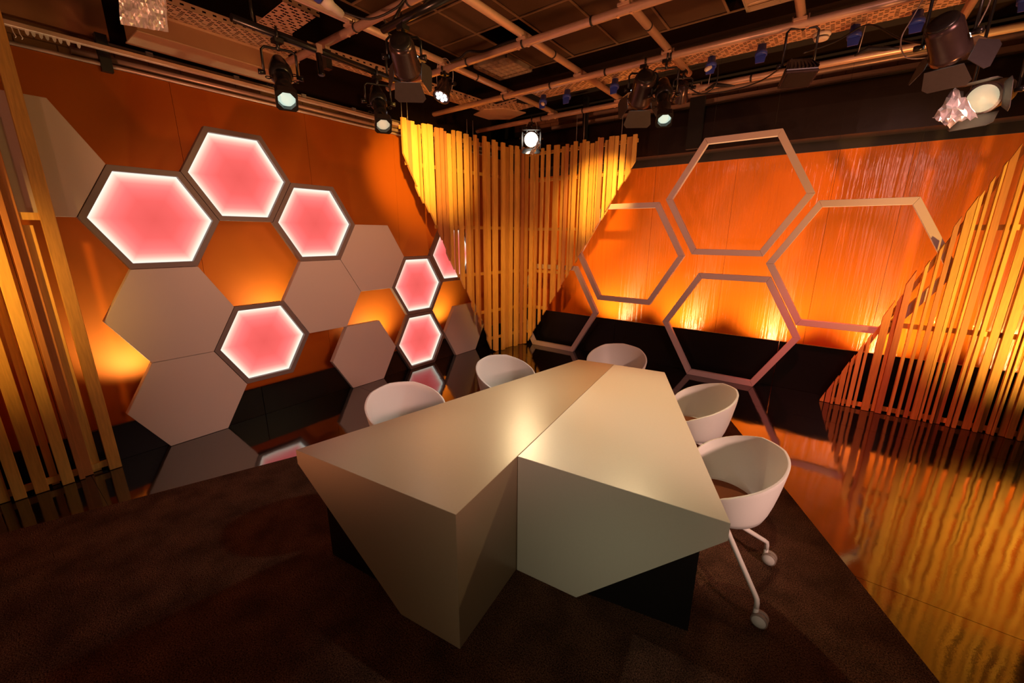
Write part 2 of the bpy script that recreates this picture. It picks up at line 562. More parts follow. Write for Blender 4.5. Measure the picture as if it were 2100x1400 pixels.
lit_hex(hexc(0, 0), 'largest looking pink glowing hexagon, leftmost in the honeycomb, with dark grey frame')
lit_hex(hexc(1, .5), 'pink glowing hexagon at the very top of the honeycomb wall')
lit_hex(hexc(2, 0), 'pink glowing hexagon right of the topmost one, beside the upper plain panel')
lit_hex(hexc(1, -1.5), 'pink glowing hexagon low in the middle, below the empty orange gap')
lit_hex(hexc(4, -1), 'upper of the two small stacked pink glowing hexagons near the timber corner')
lit_hex(hexc(4, -2), 'pink glowing hexagon standing on the glossy floor, mirrored in it')
lit_hex(hexc(5, -.5), 'pink glowing hexagon half hidden behind the corner timber slats')
plain_hex(hexc(-1, .5), 'shadowed brown hexagon panel at top left, partly behind the tall timber slats')
plain_hex(hexc(0, -1), 'plain grey hexagon panel directly under the leftmost glowing hexagon')
plain_hex(hexc(0, -2), 'plain pale grey hexagon standing on the floor nearest the left slats', False)
plain_hex(hexc(2, -1), 'plain grey hexagon panel at the right side of the empty orange gap')
plain_hex(hexc(3, -.5), 'plain pinkish hexagon panel highest on the right of the honeycomb')
plain_hex((4.0 * s, S3 / 2 * s), 'plain rosy hexagon standing on the floor behind the nearest left chair', False)
plain_hex((8.0 * s, S3 / 2 * s), 'olive grey hexagon standing on the floor beside the corner slats', False)

# ================================================================== OPEN HEXAGON FRAMES (right)
YF = 10.393 * s
SF = 1.766 * s
WF = .072


def open_hex(cx, cz, label, struts, wires=()):
    r = empty('hexagon_frame', (cx, YF, cz), label, 'hexagon frame', 'open hexagon frames before the orange wall')
    si = SF - WF / (S3 / 2)
    o = hexpts(SF, cx, cz, y=YF); i = hexpts(si, cx, cz, y=YF)
    for k in range(6):
        j = (k + 1) % 6
        a, b, c2, d = [Vector(v) for v in (o[k], o[j], i[j], i[k])]
        e = (b - a).normalized() * .0008
        m = MB().prism([a + e, b - e, c2 - e, d + e], (0, .06, 0))
        m.build('bar', M_BAR, r, .002)
    for k, f in struts:
        j = (k + 1) % 6
        p = (Vector(o[k]) + Vector(i[k])) / 2 * (1 - f) + (Vector(o[j]) + Vector(i[j])) / 2 * f
        MB().box((p.x - .012, YF + .05, p.z - .02), (p.x + .012, 5.0, p.z + .02)).build('wall_strut', M_BLACK, r)
    for f in wires:
        x = cx + f * SF
        MB().tube([(x, YF + .03, cz + SF * S3 / 2 - .01), (x, YF + .03, 3.985)], .0010, 4).build('hanging_wire', M_CABLE, r)
    return r


open_hex(7.58 * s, 5.101 * s, 'topmost open hexagon frame, reaching above the orange wall', (), (-.4, .4))
open_hex(7.831 * s, S3 / 2 * SF, 'open hexagon frame standing on the floor behind the right hand chairs', [(4, .3)])
open_hex(10.322 * s, 3.398 * s, 'open hexagon frame whose right side runs behind the right slat screen', (), (-.4, .4))
open_hex(4.739 * s, 3.515 * s, 'open hexagon frame hung half behind the corner slat screen', (), (-.4, .4))
open_hex(2.127 * s, S3 / 2 * SF, 'lowest left open hexagon frame standing at the foot of the corner slats', ())

# ================================================================== TIMBER SCREENS
def wood():
    return random.choices(M_WOOD, (6, 5, 2))[0]


def slat_prism(P, u, n, a, b, z0a, z0b, z1a, z1b, d0, d1):
    """slat between u-coordinates a..b, bottom/top heights at each end, depth d0..d1 along n"""
    pts = []
    for q, z in ((a, z0a), (b, z0b), (b, z1b), (a, z1a)):
        v = P + u * q + n * d0
        pts.append(Vector((v.x, v.y, z)))
    return MB().prism(pts, n * (d1 - d0))


def batten(P, u, n, a, b, za, zb, h, d0, d1):
    return slat_prism(P, u, n, a, b, za, zb, za + h, zb + h, d0, d1)


# corner screen, left leaf
CL = [(2.446, 2.517, 0), (2.521, 2.58, 0), (2.582, 2.639, 0), (2.648, 2.707, 1), (2.714, 2.751, 1), (2.753, 2.814, 0), (2.815, 2.898, 0), (2.946, 3.007, 0), (3.022, 3.08, 0), (3.104, 3.162, 1), (3.167, 3.231, 1), (3.242, 3.29, 0), (3.307, 3.389, 0), (3.417, 3.491, 0), (3.543, 3.593, 1), (3.595, 3.642, 0), (3.69, 3.738, 1), (3.76, 3.826, 0), (3.867, 3.961, 1), (3.968, 4.025, 0), (4.038, 4.09, 0), (4.133, 4.21, 0), (4.251, 4.347, 1), (4.361, 4.445, 1), (4.459, 4.538, 0), (4.559, 4.618, 1), (4.628, 4.69, 0)]
CR = [(.43, .483, 0), (.509, .585, 1), (.629, .673, 0), (.708, .753, 1), (.827, .887, 0), (.952, 1.041, 0), (1.081, 1.127, 1), (1.162, 1.207, 0), (1.23, 1.269, 1), (1.297, 1.352, 0), (1.38, 1.418, 1), (1.451, 1.494, 0), (1.499, 1.542, 0), (1.552, 1.616, 1), (1.626, 1.678, 1), (1.683, 1.702, 0), (1.704, 1.76, 0), (1.781, 1.816, 1), (1.826, 1.861, 1), (1.861, 1.936, 0), (1.946, 1.995, 0), (2.029, 2.096, 0), (2.101, 2.176, 1), (2.2, 2.251, 0)]
uL = Vector((.24, 2.16, 0)).normalized(); nL = Vector((-uL.y, uL.x, 0))   # nL points to the wall
PL = Vector((.17, 2.44, 0)) - uL * (2.44 / uL.y)
PL = Vector((.17 - .24 / 2.16 * 2.44, 0, 0))
k_ = uL / uL.y                                                             # step per metre of y


def zl(y): return max(0.004, 2.848 - 1.845 * (y - 2.44))


sl = empty('timber_screen', (.3, 3.6, 0), 'left leaf of the honey slat screen in the room corner, cut to a point', 'slat screen')
for a, b, d in CL:
    top = 3.225 + random.uniform(-.02, .02) - (.03 if d else 0)
    d0 = random.choice((-.005, -.025, -.045)) if not d else random.choice((.012, .022))
    g = .05 * (b - a)
    slat_prism(PL, k_, nL, a + g, b - g, zl(a), zl(b), top, top, d0, d0 + .032).build('slat', wood(), sl)
for z in (3.12, 2.72, 1.96, 1.27, .66, .20):
    yb = min(4.62, 2.44 + (2.848 - z) / 1.845)
    a0 = 2.47 if z > 2.75 else (2.44 + (2.848 - z) / 1.845) + .02
    batten(PL, k_, nL, a0, 4.70, z, z, .045, .045, .068).build('batten', M_WOOD[1], sl)
for q in (2.52, 2.60, 3.55, 3.66):
    v = PL + k_ * q + nL * .06
    MB().tube([(v.x, v.y, 3.16), (v.x, v.y, 3.45 if q < 3 else 3.43)], .0025, 5).build('hanging_wire', M_WIRE, sl)

sr = empty('timber_screen', (1.2, 4.71, 0), 'right leaf of the honey slat screen in the room corner, edge climbing to the right', 'slat screen')
PR = Vector((0, 4.71, 0)); uR = Vector((1, 0, 0)); nR = Vector((0, 1, 0))


def zr(x): return max(0.004, .17 + 1.6 * (x - .578))


for a, b, d in CR:
    top = 3.195 + random.uniform(-.02, .02) - (.02 if d else 0)
    d0 = random.choice((-.005, -.02, -.035)) if not d else random.choice((.012, .022))
    slat_prism(PR, uR, nR, a, b, zr(a), zr(b), top, top, d0, d0 + .032).build('slat', wood(), sr)
for z in (3.10, 2.70, 1.95, 1.27, .66, .20):
    xb = min(2.24, .578 + (z - .17) / 1.6 - .02)
    batten(PR, uR, nR, .40, xb, z, z, .045, .045, .068).build('batten', M_WOOD[1], sr)
for q in (1.30, 1.42, 2.0):
    MB().tube([(q, 4.76, 3.13), (q, 4.76, 3.62)], .0025, 5).build('hanging_wire', M_WIRE, sr)

# right screen: a sawtooth triangle rising out of the floor
RS = [(4.706, 4.746, 1), (4.752, 4.803, 1), (4.807, 4.831, 0), (4.848, 4.898, 1), (4.907, 4.931, 0), (4.948, 4.991, 1), (5.005, 5.031, 0), (5.08, 5.15, 0), (5.166, 5.197, 1), (5.197, 5.253, 0), (5.303, 5.328, 0), (5.374, 5.397, 0), (5.431, 5.469, 1), (5.486, 5.541, 0), (5.545, 5.57, 1), (5.587, 5.61, 0), (5.638, 5.654, 0), (5.665, 5.715, 1), (5.755, 5.781, 0), (5.794, 5.825, 0), (5.868, 5.931, 1), (5.944, 5.973, 0), (5.977, 6.015, 1), (6.039, 6.062, 0), (6.068, 6.084, 0), (6.116, 6.16, 1), (6.16, 6.21, 0), (6.237, 6.26, 0), (6.264, 6.30, 0), (6.34, 6.40, 1), (6.42, 6.46, 0), (6.50, 6.56, 1), (6.60, 6.64, 0), (6.68, 6.74, 0)]
ss = empty('timber_screen', (5.4, 4.71, 0), 'sawtooth slat screen rising from the floor at the right, glowing red to yellow', 'slat screen')


def zs(x): return max(.02, 2.64 * (x - 4.700))


for a, b, d in RS:
    lift = random.uniform(-.02, .10) if a > 5.05 else 0
    d0 = random.choice((0, -.01, -.02)) if not d else .014
    g = .04 * (b - a)
    slat_prism(PR, uR, nR, a + g, b - g, .004, .004, min(3.3, zs(a) + lift), min(3.36, zs(b) + lift), d0, .04).build('slat', wood(), ss)
for z in (.02, .955, 1.945):
    batten(PR, uR, nR, max(4.76, 4.70 + z / 2.64 + .05), 6.74, z, z, .05, .04, .062).build('batten', M_WOOD[0], ss)
batten(PR, uR, nR, 4.80, 5.95, .12, 3.12, .10, .062, .084).build('diagonal_batten', M_WOOD[1], ss)

# left screen: tall boards in two layers
LS = [(-1.50, -1.44, 1), (-1.40, -1.32, 0), (-1.28, -1.232, 0), (-1.226, -1.173, 1), (-1.157, -1.095, 0), (-1.056, -.985, 0), (-.967, -.925, 2), (-.918, -.852, 0), (-.825, -.794, 0), (-.797, -.743, 1), (-.752, -.690, 2), (-.653, -.578, 0)]
lf = empty('timber_screen', (.1, -1, 0), 'tall amber board screen at the far left, standing before the honeycomb', 'slat screen')
PS = Vector((.1, 0, 0)); uS = Vector((0, 1, 0)); nS = Vector((-1, 0, 0))
for a, b, d in LS:
    top = 3.42 + random.uniform(-.04, .04)
    if (a, b) == (-.752, -.690): top = 1.93
    d0, d1 = ((0, .045), (.035, .075), (.067, .09))[d]
    slat_prism(PS, uS, nS, a, b, .004, .004, top, top, d0, d1).build('slat', M_WOOD[2] if d == 1 and a > -.9 else wood(), lf, .002)
for z in (.03, 1.965, 3.2):
    batten(PS, uS, nS, -1.55, -.60, z, z, .05, .045, .067).build('batten', M_WOOD[0], lf)
lp = MB().box((.985, -1.335, 0.013), (1.02, -1.262, 2.2)).build('timber_post', M_WOOD[0], None, .003)
tag(lp, 'narrow timber post at the left picture edge, standing on the carpet', 'post')


# ================================================================== DESK
def hull(pts, name, m, parent, bevel=.0025):
    bm = bmesh.new()
    for p in pts: bm.verts.new(Vector(p) - OFF[parent.name])
    bmesh.ops.convex_hull(bm, input=bm.verts)
    bmesh.ops.dissolve_limit(bm, angle_limit=.01, verts=bm.verts, edges=bm.edges)
    bmesh.ops.recalc_face_normals(bm, faces=bm.faces)
    me = bpy.data.meshes.new(name); bm.to_mesh(me); bm.free()
    me.materials.append(m)
    o = bpy.data.objects.new(name, me); C.objects.link(o); o.parent = parent; OFF[o.name] = OFF[parent.name]
    b = o.modifiers.new('bevel', 'BEVEL'); b.width = bevel; b.segments = 2; b.limit_method = 'ANGLE'
    return o


TZ = .743
G = .0015
FZ = .0125
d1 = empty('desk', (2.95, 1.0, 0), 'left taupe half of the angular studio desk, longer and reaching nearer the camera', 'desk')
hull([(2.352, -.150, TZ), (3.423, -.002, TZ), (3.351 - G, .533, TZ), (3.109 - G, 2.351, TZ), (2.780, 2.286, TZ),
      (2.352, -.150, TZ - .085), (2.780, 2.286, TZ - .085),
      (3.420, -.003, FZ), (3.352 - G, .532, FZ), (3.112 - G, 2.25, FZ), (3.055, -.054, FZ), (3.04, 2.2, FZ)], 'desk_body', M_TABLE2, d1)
MB().prism([(2.40, -.045, FZ), (3.02, .03, FZ), (3.03, 2.1, FZ), (2.80, 2.1, FZ)], (0, 0, .34)).build('plinth', M_BLACK, d1)
d2 = empty('desk', (3.6, 1.4, 0), 'right pale half of the angular studio desk, shorter and beside the white chairs', 'desk')
hull([(3.351 + G, .533, TZ), (4.355, .643, TZ), (3.545, 2.414, TZ), (3.109 + G, 2.351, TZ),
      (4.355, .643, TZ - .085), (3.545, 2.414, TZ - .085),
      (3.353 + G, .532, FZ), (3.716, .574, FZ), (3.114 + G, 2.25, FZ), (3.25, 2.3, FZ)], 'desk_body', M_TABLE, d2)
MB().prism([(3.74, .63, FZ), (4.243, .736, FZ), (3.55, 2.25, FZ), (3.2, 2.2, FZ)], (0, 0, .50)).build('plinth', M_BLACK, d2)


# ================================================================== CHAIRS
def rim_z(p):                       # p: angle from the back, 0..pi
    d = math.degrees(p)
    pts = [(0, .792), (35, .775), (65, .725), (95, .668), (118, .615), (132, .572), (146, .50), (160, .462), (180, .455)]
    for (a, za), (b, zb) in zip(pts[:-1], pts[1:]):
        if a <= d <= b:
            t_ = (d - a) / (b - a); t_ = t_ * t_ * (3 - 2 * t_) if d > 110 else t_
            return za + (zb - za) * t_
    return .455


def shell_mesh():
    n = 72; rows = []
    prof = [(0, 0), (.35, .003), (.60, .012), (.72, .034), (.785, .075), (.82, .13), (.862, .20), (.905, .27), (.955, .32), (1.0, .352)]
    zb = .432
    for rr, hh in prof:
        ring = []
        for k in range(n):
            a = 2 * PI * k / n
            p = abs((a + PI) % (2 * PI) - PI)
            top = rim_z(p)
            z = zb + hh / .352 * (top - zb) if hh > .03 else zb + hh * min(1, (top - zb) / .1)
            h = (z - zb)
            bx, by = math.cos(a), math.sin(a)
            # plan outline: rounder at the back
            rad = rr * (1 if hh > .30 else 1)
            full = min(1.0, .66 + .34 * min(1, h / .33) ** .52) if hh > .03 else None
            sc = full if full else rr
            if hh > .03: sc = max(sc, .72)
            rx = .262 if bx > 0 else .25
            ry = .298
            ring.append((bx * rx * sc, by * ry * sc, z))
        rows.append(ring)
    v = [(0, 0, zb)]
    for r in rows[1:]: v += r
    f = [(0, 1 + k, 1 + (k + 1) % n) for k in range(n)]
    for i in range(len(rows) - 2):
        for k in range(n):
            f.append((1 + i * n + k, 1 + (i + 1) * n + k, 1 + (i + 1) * n + (k + 1) % n, 1 + i * n + (k + 1) % n))
    return MB().add(v, f, True)


def make_chair(label):
    r = empty('tub_chair', (0, 0, 0), label, 'chair', 'white tub chairs round the desk')
    o = shell_mesh().build('seat_shell', M_CHAIR, r)
    so = o.modifiers.new('thick', 'SOLIDIFY'); so.thickness = .013; so.offset = 0
    bv = o.modifiers.new('bevel', 'BEVEL'); bv.width = .004; bv.segments = 2; bv.limit_method = 'ANGLE'; bv.angle_limit = math.radians(50)
    pad = MB()
    n = 40; ring = []
    for rr, z in ((0.0, .468), (.92, .467), (.985, .460), (1, .450), (.97, .440)):
        ring.append([(math.cos(2 * PI * k / n) * .182 * rr, math.sin(2 * PI * k / n) * .205 * rr, z) for k in range(n)])
    vs = [ring[0][0]] + [q for rg in ring[1:] for q in rg]
    fs = [(0, 1 + k, 1 + (k + 1) % n) for k in range(n)]
    for i in range(3):
        for k in range(n): fs.append((1 + i * n + k, 1 + (i + 1) * n + k, 1 + (i + 1) * n + (k + 1) % n, 1 + i * n + (k + 1) % n))
    pad.add(vs, fs, True)
    p = pad.build('seat_pad', M_SEAT, r); p['label'] = 'rust brown round seat pad'
    MB().lathe([(0, .028), (.08, .028), (.085, .06), (.15, .07)], (0, 0, .285), (0, 0, 1), 20).build('hub', M_CHAIRM, r)
    for k in range(4):
        a = math.radians(21) + k * PI / 2
        c_, s_ = math.cos(a), math.sin(a)
        lg = MB().tube([(c_ * .01, s_ * .01, .35), (c_ * .06, s_ * .06, .335), (c_ * .20, s_ * .20, .235), (c_ * .325, s_ * .325, .148), (c_ * .338, s_ * .338, .137), (c_ * .343, s_ * .343, .12), (c_ * .345, s_ * .345, .085)],
                       [.015, .0145, .0135, .0125, .0125, .0125, .0125], 10).build('leg', M_CHAIRM, r)
        ax = Vector((math.cos(-2.09), math.sin(-2.09), 0))
        dr = Vector((-ax.y, ax.x, 0))
        ctr = Vector((c_ * .345, s_ * .345, 0)) + dr * .022 + Vector((0, 0, .0385))
        cs = MB()
        cs.lathe([(-.006, .030), (.006, .030)], ctr, ax, 14)
        cs.tube([(c_ * .345, s_ * .345, .092), (c_ * .345, s_ * .345, .06), ctr], .013, 8)
        cs.build('castor', M_CHAIRM, lg)
        for q in (-1, 1):
            c0 = ctr + ax * q * .014
            wv = MB().lathe([(-.009, .033), (-.007, .0375), (.007, .0375), (.009, .033)], c0, ax * q, 22).build('castor_tyre', M_RUBBER, lg)
            MB().lathe([(.0088, .0315), (.0105, .030), (.0107, .0)], c0, ax * q, 22).build('castor_disc', M_CHAIRM, lg)
    return r


def dup(root, loc, rz, label):
    r = root.copy(); C.objects.link(r); r['label'] = label; r.location = loc; r.rotation_euler = (0, 0, rz)
    for ch in list(root.children):
        c = ch.copy(); C.objects.link(c); c.parent = r
        for g in ch.children:
            e = g.copy(); C.objects.link(e); e.parent = c
    return r


# local +x is the back of the chair; rz turns it outwards from the desk
CHAIRS = [(2.30, .66, math.atan2(.173, -.985), 'white tub chair nearest the honeycomb, first along the desk’s long left side'),
          (2.42, 1.67, math.atan2(.173, -.985), 'white tub chair second along the desk’s long left side, below the corner slats'),
          (3.01, 2.63, math.atan2(1, -.15), 'white tub chair at the far end of the desk, back to the orange wall'),
          (3.89, 2.045, math.atan2(.42, .91), 'white tub chair farther back on the right of the desk'),
          (4.245, 1.225, math.atan2(.42, .91), 'white tub chair nearest the camera on the right, wheeled legs visible')]
ch0 = make_chair(CHAIRS[0][3])
for i, (x, y, rz, lb) in enumerate(CHAIRS):
    lb = lb.replace('’', "'")
    if i == 0:
        ch0.location = (x, y, FZ); ch0.rotation_euler = (0, 0, rz); ch0['label'] = lb
    else:
        dup(ch0, (x, y, FZ), rz, lb)

# ================================================================== GRID OF TUBES
TR = .030


def tube_thing(name, label, pts, r=TR, m=M_STEEL, group='overhead scaffold tubes', clamps=(), cat='tube', bands=()):
    a = Vector(pts[0])
    e = empty(name, a, label, cat, group)
    MB().tube(pts, r, 14).build('tube', m, e)
    for c in clamps:
        c = Vector(c)
        mb = MB()
        mb.box(c + Vector((-.042, -.042, -.012)), c + Vector((.042, .042, .004)))
        mb.tube([c + Vector((-.05, 0, -.05)), c + Vector((-.05, 0, .03))], .006, 6)
        mb.tube([c + Vector((.05, 0, -.05)), c + Vector((.05, 0, .03))], .006, 6)
        mb.box(c + Vector((-.058, -.014, -.062)), c + Vector((-.040, .014, -.048)))
        mb.box(c + Vector((.040, -.014, -.062)), c + Vector((.058, .014, -.048)))
        mb.build('clamp', M_STEEL, e)
    d = (Vector(pts[-1]) - a).normalized()
    for q in bands:
        c = a + d * q
        MB().tube([c - d * .008, c + d * .008], r + .004, 12).build('tape_band', M_CABLE, e)
    return e


GZ = 3.40
QX = (1.31, 2.24, 3.11, 4.075, 5.03)
PY = (1.12, 2.09, 3.05, 4.05)
XN = ('first', 'second', 'third', 'fourth')
plab = ['cross tube nearest the camera, bright pink, over the left panels',
        'long pinkish cross tube running over the middle of the desk',
        'long cross tube running beside the perforated tray with blue sockets',
        'farthest cross tube, close to the rear brick wall']
x0s = (.2, .45, .12, -.02)
for i, y in enumerate(PY):
    tube_thing('scaffold_tube', plab[i], [(x0s[i], y, GZ), (7.4, y, GZ)], clamps=[(x, y, GZ + .03) for x in QX if x > x0s[i]],
               bands=[.55 + .31 * k for k in range(2, 8 + i)][::2])
qlab = ['orange lengthways tube farthest left, above the small spotlight', 'lengthways tube crossing the missing ceiling tile',
        'lengthways tube ending above the clustered spotlights', 'lengthways tube just left of the smoke detector', 'lengthways tube at the far right above the barn door lantern']
for i, x in enumerate(QX):
    tube_thing('scaffold_tube', qlab[i], [(x, -1.0, GZ + .062), (x, (4.14, 4.13, 3.75, 3.25, 4.2)[i], GZ + .062)], bands=[2.2, 3.55])
tube_thing('hanging_bar', 'black lighting bar carrying the two profile spots on the left', [(1.263, .29, 3.2), (1.209, 1.63, 3.2)], .024, M_LAMP,
           'black hanging bars', cat='bar')
for y in (.42, 1.5):
    x = 1.263 - (y - .29) * .0403
    MB().tube([(x, y, 3.2), (x, y, 3.41)], .010, 8).build('drop_rod', M_LAMP, bpy.data.objects['hanging_bar'])
hb = tube_thing('hanging_bar', 'short black bar over the barn door lantern, pointing up right', [(1.86, .99, 3.22), (2.52, .97, 3.22)], .024, M_LAMP,
                'black hanging bars', cat='bar')
for x in (1.95, 2.25):
    MB().tube([(x, .985, 3.22), (x, 1.10, 3.39)], .010, 8).build('drop_rod', M_LAMP, hb)


# perforated cable trays ----------------------------------------------------
def tray(name, label, o, u, v, L, W, pitch=.064, rows=9, flange=.05, m=M_TRAY):
    o, u, v = Vector(o), Vector(u).normalized(), Vector(v).normalized()
    e = empty(name, o, label, 'cable tray', 'perforated cable trays')
    nz = u.cross(v)
    if nz.z < 0: nz = -nz
    n = int(L / pitch * 2)
    us = []
    for k in range(n):
        us.append(k * pitch / 2); us.append(k * pitch / 2 + pitch * .10)
    us.append(n * pitch / 2)
    vs = []
    rh = W / rows
    for k in range(rows):
        vs += [k * rh, k * rh + rh * .52]
    vs.append(W)
    pts = [o + u * a + v * b for b in vs for a in us]
    nu = len(us)
    fs = []
    for j in range(len(vs) - 1):
        for i in range(nu - 1):
            row, slot = j // 2, j % 2
            cell, gap = i // 2, i % 2 == 0
            mid = row == rows // 2
            if slot == 1 and not gap:
                if mid:
                    if cell % 2 == 0: continue
                elif (cell + row) % 2 == 0 or True:
                    # long slots: drop the web on every second cell so slots read as dashes
                    if (cell + row) % 3 != 2: continue
            fs.append((j * nu + i, j * nu + i + 1, (j + 1) * nu + i + 1, (j + 1) * nu + i))
    MB().add(pts, fs).build('tray_sheet', m, e, recalc=False)
    for q in (0, W):
        p0 = o + v * q
        m2 = MB()
        k = 0
        # slotted side flange
        hz = [0, flange * .4, flange * .65, flange]
        uu = []
        a = 0
        while a < L - .06:
            uu += [a, a + .045]; a += .07
        uu.append(L)
        pts = [p0 + u * a + nz * h for h in hz for a in uu]
        nn = len(uu); fs = []
        for j in range(3):
            for i in range(nn - 1):
                if j == 1 and i % 2 == 1: continue
                fs.append((j * nn + i, j * nn + i + 1, (j + 1) * nn + i + 1, (j + 1) * nn + i))
        m2.add(pts, fs).build('tray_flange', m, e, recalc=False)
    return e


tray('cable_tray', 'perforated steel tray along the left wall, above the boxed duct', (.11, .20, 3.505), (0, 1, 0), (1, 0, 0), 1.02, .26)
tray('cable_tray', 'perforated steel tray running on behind the profile spots towards the corner', (.255, 1.23, 3.50), (.22, 2.46, 0), (1, -.09, 0), 2.6, .24)
tray('cable_tray', 'tilted open end of perforated tray near the top edge, beside the blue connector', (.60, .745, 3.50), (0, 1, 0), (1, -.02, .02), .28, .46, rows=12)
tray('cable_tray', 'long perforated tray carrying the blue sockets and smoke detector', (1.42, 3.40, 3.50), (1, 0, 0), (0, 1, 0), 5.0, .25)
tray('cable_tray', 'short perforated tray end above the corner slats', (.62, 3.62, 3.50), (1, -.1, 0), (.25, .5, 0), .46, .30, rows=9)
# curved plain sheet joining the two trays
cs = MB()
pts = []
for k in range(9):
    a = PI / 2 * k / 8
    pts.append([(.62 - .30 * math.sin(a) * .4, 3.62 + .05 - .0 + .3 * (1 - math.cos(a)), 3.497), (.98 - .1 * math.sin(a), 3.98 + .25 * (1 - math.cos(a)), 3.497)])
tb = MB().prism([(.28, 3.65, 3.49), (.55, 3.55, 3.49), (.80, 3.66, 3.49), (.92, 4.0, 3.49), (.55, 4.12, 3.49), (.30, 3.95, 3.49)], (0, 0, .012))
tbo = tb.build('tray_junction_plate', M_TRAY)
tag(tbo, 'plain steel junction plate where two trays meet above the corner', 'plate')

# boxed duct beside the left tray
du = empty('boxed_duct', (0, .7, 3.35), 'boxed steel duct on the upper left wall below the tray', 'duct')
MB().box((-.22, .10, 3.352), (.10, 1.32, 3.50)).build('duct_body', M_DUCT, du, .004)
MB().box((-.24, .095, 3.346), (.104, 1.325, 3.354)).build('bottom_lip', M_TRAY, du)
MB().box((.098, .095, 3.49), (.108, 1.325, 3.508)).build('top_lip', M_TRAY, du)
# rails and conduits high on the left wall
cr = empty('curtain_rail', (-.2, 1.5, 3.25), 'grey curtain rail with hanging gliders, high on the left wall', 'curtain rail')
MB().box((-.245, -1.0, 3.25), (-.205, 4.4, 3.285)).build('rail', M_STEEL, cr, .004)
for k, y in enumerate((-.515, -.485, -.445, -.415, -.38, -.35, -.315, -.285, -.245, -.19)):
    m = MB()
    if k < 2: m.tube([(-.225, y, 3.255), (-.225, y + .004, 3.215), (-.225, y + .012, 3.195), (-.225, y + .006, 3.185)], .003, 5)
    else:
        m.prism([(-.228, y - .011, 3.252), (-.228, y + .011, 3.252), (-.228, y + .008, 3.228), (-.228, y, 3.218), (-.228, y - .008, 3.228)], (.006, 0, 0))
    m.build('glider', M_WHITE, cr)
tr_ = MB().tube([(-.44, -1.2, 3.205), (-.44, 5.0, 3.205)], .014, 10).build('conduit', M_STEEL)
tag(tr_, 'thin bright conduit along the top edge of the left orange panels', 'conduit')
tr_ = MB().tube([(-.48, -.2, 3.262), (-.48, 5.0, 3.262)], .026, 10).build('conduit', M_STEEL)
tag(tr_, 'thicker conduit under the curtain rail on the left wall', 'conduit')
cd = empty('conduit', (-.40, 1, 3.37), 'slim dark conduit with pale clips under the boxed duct', 'conduit')
MB().tube([(-.68, .0, 3.44), (-.68, 4.3, 3.44)], .012, 8).build('tube', M_STEEL, cd)
for y in (.35, 1.05, 1.75, 2.4):
    MB().box((-.75, y - .025, 3.425), (-.66, y + .025, 3.458)).build('clip', M_WHITE, cd)
wp = MB().box((-.47, -.05, 3.15), (-.40, .02, 3.42)).build('black_upright', M_BLACK)
tag(wp, 'short black upright crossing the rails on the left wall', 'bracket')
# void edge frame at upper left
vf = empty('hatch_frame', (.0, -.3, 3.75), 'slim hatch frame edge against the dark void, top left', 'frame')
MB().tube([(-.2, -.45, 3.72), (.0, -.17, 3.72)], .010, 6).build('frame_bar', M_STEEL, vf)
MB().tube([(.0, -.17, 3.72), (.22, -.22, 3.72)], .010, 6).build('frame_bar', M_STEEL, vf)

# black wrapped beam over the right backdrop, conduit and ledge behind
bw = empty('wrapped_beam', (3.5, 5.3, 3.3), 'long black cloth wrapped beam above the right orange wall', 'beam')
n = 14; pts = []
prof = [(5.195, 2.985), (5.195, 3.15), (5.195, 3.32), (5.20, 3.42)]
prof += [(5.26 - .06 * math.cos(a), 3.48 + .06 * math.sin(a)) for a in [PI / 2 * k / 6 for k in range(7)]]
prof += [(5.50, 3.54), (5.50, 2.99)]
xsb = [-.7 + .25 * k for k in range(38)]
vs = []
for x in xsb:
    for y, z in prof: vs.append((x, y + .006 * math.sin(x * 5.1), z + .006 * math.sin(x * 2.3 + y)))
np_ = len(prof)
fs = [(i * np_ + k, (i + 1) * np_ + k, (i + 1) * np_ + (k + 1) % np_, i * np_ + (k + 1) % np_) for i in range(len(xsb) - 1) for k in range(np_)]
fs += [list(range(np_)), [(len(xsb) - 1) * np_ + k for k in range(np_)]]
bmw = MB().add(vs, fs, False)
for i_, f_ in enumerate(bmw.f):
    if len(f_) == 4 and 3 <= f_[0] % np_ <= 8: bmw.sm[i_] = True
bmw.build('cloth_wrap', M_DRAPE, bw)
for x in (1.24, 2.86):
    MB().box((x - .035 if x < 2 else x - .09, 5.10, 3.0), (x + .035 if x < 2 else x + .09, 5.16, 3.90 if x < 2 else 3.62)).build('upright', M_BLACK, bw)
co = MB().tube([(.6, 5.42, 3.74), (7.4, 5.42, 3.74)], .035, 12).build('conduit', M_STEEL)
tag(co, 'fat bright conduit along the rear brick wall above the black beam', 'conduit')
le = MB().box((.4, 5.5, 3.62), (7.4, 5.6, 3.68)).build('wall_ledge', M_TRAY)
tag(le, 'orange lit ledge on the rear wall under the bricks', 'ledge')

# ceiling light fittings (off) with louvres
def louvre(x0, y0, w, d, label, nx, ny):
    e = empty('ceiling_light', (x0, y0, CZ), label, 'ceiling light', 'unlit louvred ceiling lights')
    m = MB()
    for a, b in (((x0, y0), (x0 + w, y0 + .018)), ((x0, y0 + d - .018), (x0 + w, y0 + d)), ((x0, y0), (x0 + .018, y0 + d)), ((x0 + w - .018, y0), (x0 + w, y0 + d))):
        m.box((*a, CZ - .012), (*b, CZ + .03))
    m.build('frame', M_LOUVRE, e)
    m = MB()
    for k in range(1, nx): m.box((x0 + w * k / nx - .004, y0, CZ - .008), (x0 + w * k / nx + .004, y0 + d, CZ + .025))
    for k in range(1, ny): m.box((x0, y0 + d * k / ny - .004, CZ - .008), (x0 + w, y0 + d * k / ny + .004, CZ + .025))
    m.build('louvre', M_LOUVRE, e)
    MB().box((x0, y0, CZ + .03), (x0 + w, y0 + d, CZ + .04)).build('reflector', M_LOUVRE, e)


